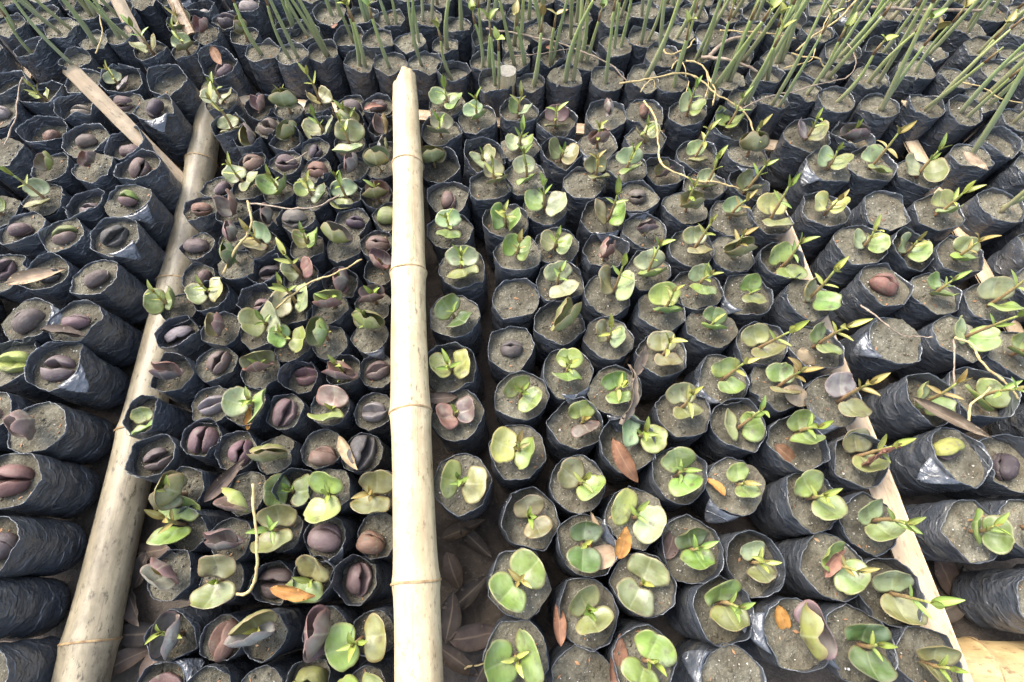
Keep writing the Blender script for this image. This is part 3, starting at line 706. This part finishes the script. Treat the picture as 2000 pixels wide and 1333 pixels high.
CN = dict(g='green', l='pale', y='yellowish', v='olive', d='dark', u='purplish', r='reddish', k='blackish', w='greyish')
CC = dict(g=(.145, .205, .042), l=(.215, .255, .120), y=(.235, .265, .066), v=(.150, .150, .050), d=(.060, .100, .024), u=(.104, .071, .064), r=(.140, .074, .056), k=(.052, .042, .046), w=(.165, .145, .130))
ORD = ['', 'first', 'second', 'third', 'fourth', 'fifth', 'sixth', 'seventh', 'eighth', 'ninth', 'tenth', 'eleventh', 'twelfth', 'thirteenth', 'fourteenth', 'fifteenth', 'sixteenth', 'seventeenth', 'eighteenth', 'nineteenth', 'twentieth']
def ordinal(n):
    if n < len(ORD): return ORD[n]
    if n < 30: return 'twenty-' + ORD[n - 20]
    if n == 30: return 'thirtieth'
    return {3: 'thirty-', 4: 'forty-'}[n // 10] + ORD[n % 10]
def jit(c, a=.13):
    k = U(1 - a, 1 + a); return tuple(max(.004, x * k * U(1 - a * .6, 1 + a * .6)) for x in c)
def vary(cc):
    c = jit(CC[cc], .18)
    if cc in 'glyv' and rnd() < .3:
        m = random.choice([(.13, .085, .055), (.17, .15, .06), (.11, .12, .05)]); k = U(.15, .5); c = tuple(x * (1 - k) + y * k for x, y in zip(c, m))
    return c
def content(code):
    c = code.strip('+~')
    if c == 'e': return 'bare soil'
    if c == 'pp': return 'tall green stem'
    k, cs = c[0], c[1:]
    n = CN[cs[0]]
    return {'o': 'open ' + n + ' seed leaves', 'c': 'folded ' + n + ' seed leaves', 's': n + ' seed'}[k]
# rows of the back bed, numbered from the crossbar backwards
bk = sorted([q for q in POTS if q['bed'] == 'B'], key=lambda q: q['p'].y); ROWB = []
y0 = min(q['p'].y for q in bk)
for q in bk: q['row'] = int((q['p'].y - y0) / .066)
for r in set(q['row'] for q in bk):
    for k, q in enumerate(sorted([q for q in bk if q['row'] == r], key=lambda q: q['p'].x)): q['k'] = k
NE = [len(l.split('|')) for l in E_ROWS.strip().split('\n')]
def label(q):
    c, b, r, k = content(q['code']), q['bed'], q['row'], q['k']
    if b == 'R':
        k2 = ordinal(k + 1)
        return f"black bag, {c}, {k2} from front, {ordinal(r + 1)} column right of centre pole", 'potted seedling', 'seedling bags right of the centre pole'
    if b == 'L': return f"small bag, {c}, {ordinal(k + 1)} left of centre pole, {ordinal(r + 1)} row from front", 'potted seedling', 'small bags between the two poles'
    if b == 'W': return f"black bag, {c}, {ordinal(k + 1)} left of grey pole, {ordinal(r + 1)} row from front", 'potted seedling', 'bags left of the weathered pole'
    if b == 'E': return f"black bag, {c}, {ordinal(NE[r] - k)} right of pale lath, {ordinal(r + 1)} row from front", 'potted seedling', 'bags beyond the right lath'
    if b == 'Y': return f"black bag, {c}, {ordinal(k + 1)} from right, {ordinal(r + 1)} row beyond grey pole end", 'potted seedling', 'bags behind the grey pole'
    if b in 'VX': return f"black bag cut off by the {'left' if b == 'V' else 'right'} picture edge, {ordinal(k + 1)} from the front", 'potted seedling', 'bags at the picture edges'
    return f"black bag, {c}, {ordinal(k + 1)} from left in {ordinal(r + 1)} row of tall stems", 'potted mangrove', 'tall stem bags at the back'

SHOOT = [(.23, .27, .055), (.20, .26, .05), (.28, .29, .07), (.25, .20, .06), (.17, .24, .05)]
def add_leaves(stem, path, n_pairs, big=1.0, broad=False, tip=True, az=None):
    n = len(path) - 1; az = U(0, 6.28) if az is None else az
    base = jit(random.choice(SHOOT), .1)
    for i in range(n_pairs):
        t = 1 - i * .36; p = path[max(2, int(round(n * t)))]
        el = math.radians(U(52, 78)) if i == 0 else math.radians(U(25, 55)); a = az + i * math.pi / 2 + U(-.3, .3)
        for s in (0, 1):
            obj('leaf', random.choice(BROADLEAF if broad else LEAF), stem, p - Vector((0, 0, .001)), (U(-.25, .25), -el + U(-.2, .2), a + s * math.pi + U(-.25, .25)),
                (big * U(.8, 1.2) * (.95 if i == 0 else .8),) * 3, jit(base, .1))
    if tip:
        obj('leaf', LEAF[0], stem, path[-1] - Vector((0, 0, .001)), (0, -1.45, az + 1), (.55 * big,) * 3, jit((.26, .20, .07), .15))

for q in sorted(POTS, key=lambda q: -q['px'][1]):
    code = q['code']; flag = '+' if '+' in code else '~' if '~' in code else ''; c = code.strip('+~')
    vi = random.randrange(12) if not flag else (12 + random.randrange(6) if flag == '+' else 18 + random.randrange(6))
    if not flag and rnd() < .22: vi = 12 + random.randrange(12)
    bagm, soilm, zs = BAGS[vi]
    root = empty('propagule_pot' if q['bed'] == 'B' else 'seedling_pot', (q['p'].x, q['p'].y, 0))
    lb_, cat, grp = label(q); tag(root, lb_, cat, grp)
    k = q['rr'] / RB; rz = U(0, 6.283); dz = U(.93, 1.04); tilt = (U(-.055, .055), U(-.055, .055))
    root.rotation_euler = (tilt[0], tilt[1], 0)
    obj('bag', bagm, root, (0, 0, 0), (0, 0, rz), (k, k, dz))
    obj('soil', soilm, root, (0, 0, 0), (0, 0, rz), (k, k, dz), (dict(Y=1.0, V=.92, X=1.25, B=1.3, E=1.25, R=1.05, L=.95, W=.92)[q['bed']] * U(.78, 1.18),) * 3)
    z0 = zs * dz
    if flag == '~' or (not flag and rnd() < .05):
        fa = math.atan2(-q['p'].y - .05, -q['p'].x) + U(-.7, .7)
        obj('flap', random.choice(FLAPS), root, (math.cos(fa) * q['rr'] * .98, math.sin(fa) * q['rr'] * .98, HR * dz - .001), (U(-.15, .15), U(-.1, .25), fa), (k, k, k))
    if c == 'e': continue
    if c == 'pp':
      for extra in range(2 if rnd() < .5 else 1):
        pm, path, sh = random.choice(PROPS); lean = Vector((q['p'].x, q['p'].y - .2)) * .07
        st = obj('propagule', pm, root, (U(-.008, .008) + .013 * extra, U(-.008, .008), z0), (-lean.y + U(-.12, .12), lean.x + U(-.12, .12), U(0, 6.28)), (U(.85, 1.12),) * 2 + (U(.8, 1.1),), jit((1, 1, 1), .25))
        s2 = obj('shoot', sh, st)
        if rnd() < .75:
            tip = path[-1] + Vector((.001, 0, .026)); add_leaves(s2, [tip] * 4, 1, 1.05, True, False)
      continue
    # seedling or seed
    px = q['px']; off = P(px[0] + q['off'][0], px[1] + q['off'][1]) - P(*px); off.z = 0
    mx = q['rr'] * .62
    if off.length > mx: off *= mx / off.length
    base = Vector((off.x, off.y, z0)); a = math.radians(q['a']); S = q['s']
    if q['bed'] == 'L' and c[0] in 'oc': S *= 1.12
    if q['bed'] in 'RE' and c[0] in 'oc' and q['px'][1] < 650: S *= 1.16
    c1 = c[1]; c2 = c[2] if len(c) > 2 else c[1]
    if c[0] == 's':
        op = U(.0, .0012) if rnd() < .6 else U(.001, .0035); rl = U(-1.15, 1.15); lo = U(.003, .009); wedge = U(-.1, .28) if rnd() < .7 else U(.3, .7); S *= U(.88, 1.16)
        cl = jit(CC[c1], .18); RM = Matrix.Rotation(a, 3, 'Z') @ Matrix.Rotation(rl, 3, 'X') @ Matrix.Rotation(U(-.15, .15), 3, 'Y')
        for s, cc in ((1, c1), (-1, c2)):
            HM = RM @ Matrix.Rotation(0 if s == 1 else math.pi, 3, 'Z') @ Matrix.Rotation(-wedge, 3, 'X') @ Matrix.Rotation(U(-.1, .1), 3, 'Z')
            obj('seed_half', random.choice(SEEDS), root, base + RM @ Vector((0, op * s, 0)) + Vector((0, 0, lo)), HM.to_euler(),
                (S * U(.9, 1.1), S * U(.92, 1.1), S * U(.92, 1.08)), jit(CC[cc], .12) if c2 != c1 else cl)
        continue
    hh = U(.006, .012); open_ = c[0] == 'o'
    for s, cc in ((0, c1), (1, c2)):
        tl = math.radians(U(22, 54) if open_ else U(58, 76))
        me = random.choice(COT_OPEN if open_ else COT_CLAM); aa = a + s * math.pi + U(-.18, .18)
        obj('cotyledon', me, root, base + Vector((math.cos(aa), math.sin(aa), 0)) * .0025 + Vector((0, 0, hh)), (U(-.18, .18), -tl, aa),
            (S * U(.92, 1.08), S * U(.92, 1.10), S), vary(cc))
    if q['h'] >= 1:
        sm, path = get_stem(q['h'] * .88); st = obj('stem', sm, root, base, (U(-.06, .06), U(-.06, .06), 0))
        h = q['h']; add_leaves(st, path, 1 if h < 2.5 else 2, .70 + .04 * min(h, 9), False, h > 2, a + math.pi / 2 + U(-.4, .4))

# ------------------------------------------------------------------ fallen leaves, twigs and roots lying on the bags
DC = dict(b=(.19, .095, .05), r=(.235, .115, .075), o=(.36, .17, .04), t=(.36, .27, .165), p=(.078, .054, .038), k=(.040, .030, .022), g=(.16, .125, .095))
def fallen(x, y, ang, L, cc, lab, z=HR + .004, pitch=.0, roll=0.0, wid=1.0):
    p = P(x, y, z); a = math.radians(ang); s = L / .05
    d = Vector((math.cos(a), math.sin(a), 0)) * (L * .5)
    o = obj('fallen_leaf', random.choice(DEAD), None, p - d * math.cos(pitch) - Vector((0, 0, math.sin(pitch) * L * .5)), (roll, -pitch, a), (s, s * wid, s), tuple(x * f_ for x, f_ in zip(DC[cc], (lambda k: (k, k * U(.96, 1.04), k * U(.93, 1.07)))(U(.8, 1.15)))))
    return tag(o, lab, 'fallen leaf')
fallen(1247, 770, 58, .105, 'g', 'long stiff grey-brown strip of dead leaf beside green seedling', .142, .12, .9, .45)
fallen(1224, 905, -62, .075, 'b', 'pinkish-brown curled dead leaf hanging over a bag rim', .136, -.15, .3, .85)
fallen(1180, 1082, 22, .072, 't', 'large beige dead leaf with holes under dark green seedling', .121, .06, -.2, 1.05)
fallen(1216, 1060, 75, .042, 'o', 'small bright orange dead leaf beside the large beige one', .136, .3, .2, 1.2)
fallen(1166, 1032, 100, .04, 't', 'narrow cream dead leaf tip standing at the bag edge', .13, .7, .2, .6)
fallen(1095, 1212, 88, .056, 'b', 'brown dead leaf lying upright in a front bag', .119, .05, .1, .85)
fallen(1206, 1292, 80, .06, 'b', 'mottled brown dead leaf on soil in front right bag', .119, .05, .1, .9)
fallen(1400, 948, 125, .034, 'o', 'orange-brown dead leaf lodged at folded silver bag rim', .122, .1, .3, 1.1)
fallen(1533, 1218, -75, .042, 'o', 'orange-brown pointed dead leaf beside big greyish seed leaves', .121, -.1, .2, 1.0)
fallen(1706, 880, 78, .07, 'r', 'pink pointed leaf standing behind an olive seedling', .15, 1.0, .5, .8)
fallen(1563, 775, -35, .05, 't', 'beige rounded dead leaf beneath a tall olive seedling', .13, .0, .3, 1.4)
fallen(1574, 708, -70, .05, 't', 'cream dead leaf pressed against bag by right lath', .118, -.5, .9, 1.2)
fallen(1622, 1096, 60, .045, 'r', 'crumpled red-brown dead leaf between two seed leaves', .128, .1, .2, 1.2)
fallen(1541, 888, -40, .045, 'b', 'orange-brown dead leaf on soil under green seedling', .118, 0, .1, 1.3)
fallen(437, 942, 42, .075, 'p', 'long purple-brown torn dead leaf between small bags', .136, .3, .6, .7)
fallen(683, 885, -52, .062, 't', 'cream dead leaf full of holes across two small bags', .132, .05, .3, .9)
fallen(62, 535, 22, .085, 't', 'beige curled dead leaf lying across a left bag', .13, .1, .4, .7)
fallen(125, 655, -14, .085, 'p', 'purple-brown dead leaf on the rim of a left bag', .125, 0, -.5, .7)
fallen(728, 205, 20, .04, 'r', 'rosy dead leaf by the top of the centre pole', .14, .3, .2, .9)
fallen(1848, 815, -38, .10, 'g', 'greyish rolled dead leaf with long stalk at right', .128, 0, .5, .5)
fallen(572, 1157, -8, .058, 'o', 'tan and orange dead leaf across a green seed leaf', .15, 0, .3, .7)
fallen(865, 775, 10, .05, 'p', 'dusky purple dead leaf at the back of a bag', .119, 0, .1, 1.0)
fallen(427, 112, -50, .05, 'b', 'brown dead leaf leaning among bags at upper left', .14, -.6, .4, 1.1)
fallen(1250, 705, 70, .05, 'g', 'pale grey dead leaf clinging inside a bag rim', .122, .4, .6, 1.0)
fallen(487, 818, 95, .036, 'o', 'small orange dead leaf in bag with pale green seedling', .117, 0, .2, .9)
fallen(1300, 1000, 40, .045, 'p', 'mauve dead leaf in a bag behind green seedling', .116, 0, .2, 1.3) if False else None
fallen(1312, 1058, 60, .05, 'p', 'mauve dead leaf at left of a dark green seedling', .117, .1, .2, 1.2)
fallen(1775, 205, -60, .036, 't', 'tan dead leaf on soil between two tall stems', .12, .1, .2, 1.0)
fallen(1905, 315, -42, .055, 't', 'cream dead leaf tucked by tall stem at right', .14, -.2, .5, .7)
fallen(655, 52, 0, .022, 'r', 'tiny red-brown dead leaf among the back stems', .13, .1, .2, 1.2)
fallen(1075, 92, -40, .026, 'r', 'small brown dead leaf in a back bag', .121, .1, .2, 1.3)
# litter on the bare ground in the gaps
lit = [(905, 1035, 20), (930, 1060, -40), (885, 1120, -70), (915, 1160, 40), (880, 1200, 80), (930, 1240, 10), (895, 1290, -30), (945, 1300, 60), (300, 1075, 10), (285, 1110, 70), (262, 1180, -50), (245, 1290, 30), (290, 1290, 110), (270, 1240, 0), (1860, 1130, -70), (1840, 1190, 20), (1900, 1140, 60)]
names = ['dark brown', 'blackish', 'dull purple', 'dusty brown']
for i, (x, y, a) in enumerate(lit):
    cc = 'pkpkkp'[i % 6]
    where = 'right of the centre pole' if 800 < x < 1000 else 'right of the grey left pole' if x < 800 else 'in the gap at lower right'
    n = i - (0 if i < 8 else 8 if i < 14 else 14)
    fallen(x, y, a, U(.06, .08), cc, f'dull dead leaf on bare ground {where}, {ordinal(n + 1)} from the back' , .004 + .003 * (i % 3), 0, U(-.15, .15), U(1, 1.4))

def strand(name, pts, r0, r1, m, lab, cat, per=6):
    p = smooth_path([P(*q) for q in pts], per); n = len(p); c = p[0].copy()
    p = [q - c + noise.noise_vector(q * 40) * .003 + noise.noise_vector(q * 130) * .0012 for q in p]
    v, f = tube(p, [.74 * (r0 + (r1 - r0) * i / (n - 1)) * (1 + .28 * noise.noise(Vector((i * .7, r0 * 900, 1)))) + (.0006 if i % 7 == 3 else 0) for i in range(n)], 8, True, .0006)
    return tag(obj(name, mesh(name, v, f, [M[m]]), None, c), lab, cat)
strand('root_strand', [(1212, 163, .135), (1270, 154, .14), (1330, 143, .145), (1365, 155, .145), (1400, 185, .145), (1440, 205, .14), (1465, 235, .135), (1472, 256, .13)], .0024, .0020, 'root', 'long yellow root arching across the back bags', 'root')
strand('root_strand', [(1258, 198, .14), (1281, 235, .145), (1285, 280, .142), (1295, 322, .14), (1330, 342, .14), (1365, 355, .142), (1400, 356, .142), (1443, 370, .14)], .0026, .0018, 'root', 'pale yellow root bent like an elbow between seedlings', 'root')
strand('root_strand', [(1690, -20, .20), (1640, 35, .17), (1590, 70, .155), (1553, 101, .14)], .0030, .0022, 'root', 'straight yellow root sloping among the back right stems', 'root')
strand('root_strand', [(1533, 134, .135), (1580, 120, .135), (1596, 85, .15), (1620, 30, .17), (1660, 0, .18)], .0016, .0012, 'root', 'thin yellow-green root crossing the straight yellow one', 'root')
strand('root_strand', [(1310, 135, .135), (1322, 120, .142), (1335, 122, .142), (1340, 150, .135)], .0018, .0014, 'root', 'small curled yellow root loop near the back stems', 'root')
strand('root_strand', [(1250, 180, .130), (1262, 165, .14), (1275, 155, .14), (1278, 172, .13)], .0016, .0012, 'root', 'short hooked yellow root at end of the long root', 'root')
strand('root_strand', [(1345, 160, .14), (1340, 185, .138), (1332, 200, .13)], .0014, .0010, 'root', 'short straight yellow rootlet hanging from the long root', 'root')
for pts, lab in (([(1340, 118, .145), (1372, 128, .15), (1384, 160, .142), (1378, 190, .13)], 'yellow root curling down between two back bags'),
                 ([(1290, 82, .14), (1306, 108, .15), (1345, 92, .155), (1356, 75, .15)], 'buff root making a wave above the long yellow root'),
                 ([(1405, 60, .15), (1440, 62, .155), (1500, 66, .155), (1555, 76, .15)], 'pale dry vine lying level among the right back stems'),
                 ([(1545, 105, .14), (1575, 112, .15), (1600, 118, .148), (1614, 135, .138)], 'knobbly tan root end below the straight yellow root'),
                 ([(1380, 140, .14), (1395, 175, .15), (1392, 205, .142)], 'short upright dead stalk by the root arch')):
    strand('root_strand', pts, .0024, .0016, 'root', lab, 'root')
strand('twig', [(950, 57, .16), (1010, 66, .155), (1080, 82, .15), (1150, 107, .145), (1200, 132, .14), (1225, 160, .134)], .0026, .0018, 'twig', 'grey-brown twig lying across the back middle bags', 'twig')
strand('twig', [(1000, 112, .13), (1060, 104, .135), (1110, 98, .14), (1150, 90, .14)], .0012, .0009, 'twig', 'thin pale twig under the grey-brown one', 'twig')
strand('twig', [(1385, 110, .14), (1420, 80, .15), (1455, 72, .15)], .0060, .0040, 'twig', 'thick pale driftwood piece among the back stems', 'wood')
strand('twig', [(1370, 112, .14), (1410, 116, .15), (1450, 126, .148), (1480, 140, .14)], .0048, .0030, 'twig', 'whitish splintered driftwood below the thick piece', 'wood')
strand('twig', [(1445, 215, .13), (1500, 190, .135), (1540, 182, .135), (1600, 165, .14), (1655, 150, .14), (1672, 120, .145), (1655, 85, .15)], .0015, .0012, 'twig', 'long thin purplish twig curving through right back stems', 'twig')
strand('twig', [(1700, 14, .15), (1800, 20, .15), (1920, 20, .15)], .0040, .0035, 'twig', 'pale straight stick along the top right edge', 'stick')
strand('twig', [(1875, 160, .14), (1910, 170, .14), (1955, 192, .14), (1998, 202, .14)], .0018, .0012, 'root', 'yellow thin stick beside tall stems at far right', 'stick')
strand('twig', [(488, 398, .14), (540, 405, .15), (600, 408, .155), (650, 390, .15), (660, 380, .145)], .0018, .0014, 'twig', 'thin reddish-brown twig across small bags near the top', 'twig')
strand('twig', [(438, 535, .14), (465, 480, .155), (490, 440, .17), (484, 395, .18)], .0030, .0022, 'root', 'tan upright stick leaning on the left small bags', 'stick')
strand('twig', [(540, 605, .13), (590, 560, .15), (640, 540, .16), (705, 508, .165)], .0020, .0013, 'root', 'straw-coloured thin stick slanting beside the centre pole', 'stick')
strand('twig', [(560, 318, .14), (585, 308, .145), (600, 297, .148)], .0012, .0010, 'twig', 'short pale twig over the upper small bags', 'twig')
strand('twig', [(496, 945, .17), (498, 1010, .165), (501, 1090, .155), (497, 1140, .145), (480, 1160, .135), (455, 1158, .13)], .0024, .0026, 'root', 'curved yellow sprout over olive seed leaves in front', 'sprout')
strand('twig', [(1682, 598, .135), (1715, 620, .145), (1745, 648, .14), (1790, 660, .135), (1820, 660, .135)], .0016, .0010, 'twig', 'pale curly twig lying across a bare soil bag', 'twig')
strand('twig', [(1865, 660, .15), (1895, 672, .155), (1920, 710, .155), (1960, 745, .15), (1988, 780, .14)], .0026, .0018, 'root', 'pale forked stick over the far right bags', 'stick')
strand('twig', [(1863, 665, .15), (1865, 700, .15), (1862, 750, .145)], .0016, .0012, 'twig', 'greyish side twig hanging from pale forked stick', 'twig')
strand('twig', [(1890, 825, .135), (1898, 790, .14), (1925, 770, .145), (1935, 755, .148)], .0024, .0016, 'root', 'orange-brown root in a far right bag', 'root')
strand('twig', [(186, 104, .15), (200, 70, .16), (195, 30, .17), (190, -10, .18)], .0015, .0012, 'root', 'thin yellow curved twig among upper left stems', 'twig')
strand('twig', [(8, 285, .13), (30, 230, .14), (36, 180, .145), (46, 150, .15)], .0016, .0012, 'twig', 'pale grey-green twig at the upper left edge', 'twig')
strand('twig', [(905, 1310, .012), (935, 1297, .014), (955, 1292, .014)], .0016, .0010, 'root', 'short straw piece on ground by the centre pole', 'straw')

print('POTS', len(POTS), {b: sum(q['bed'] == b for q in POTS) for b in 'RLWEB'}, 'objects', len(bpy.data.objects))
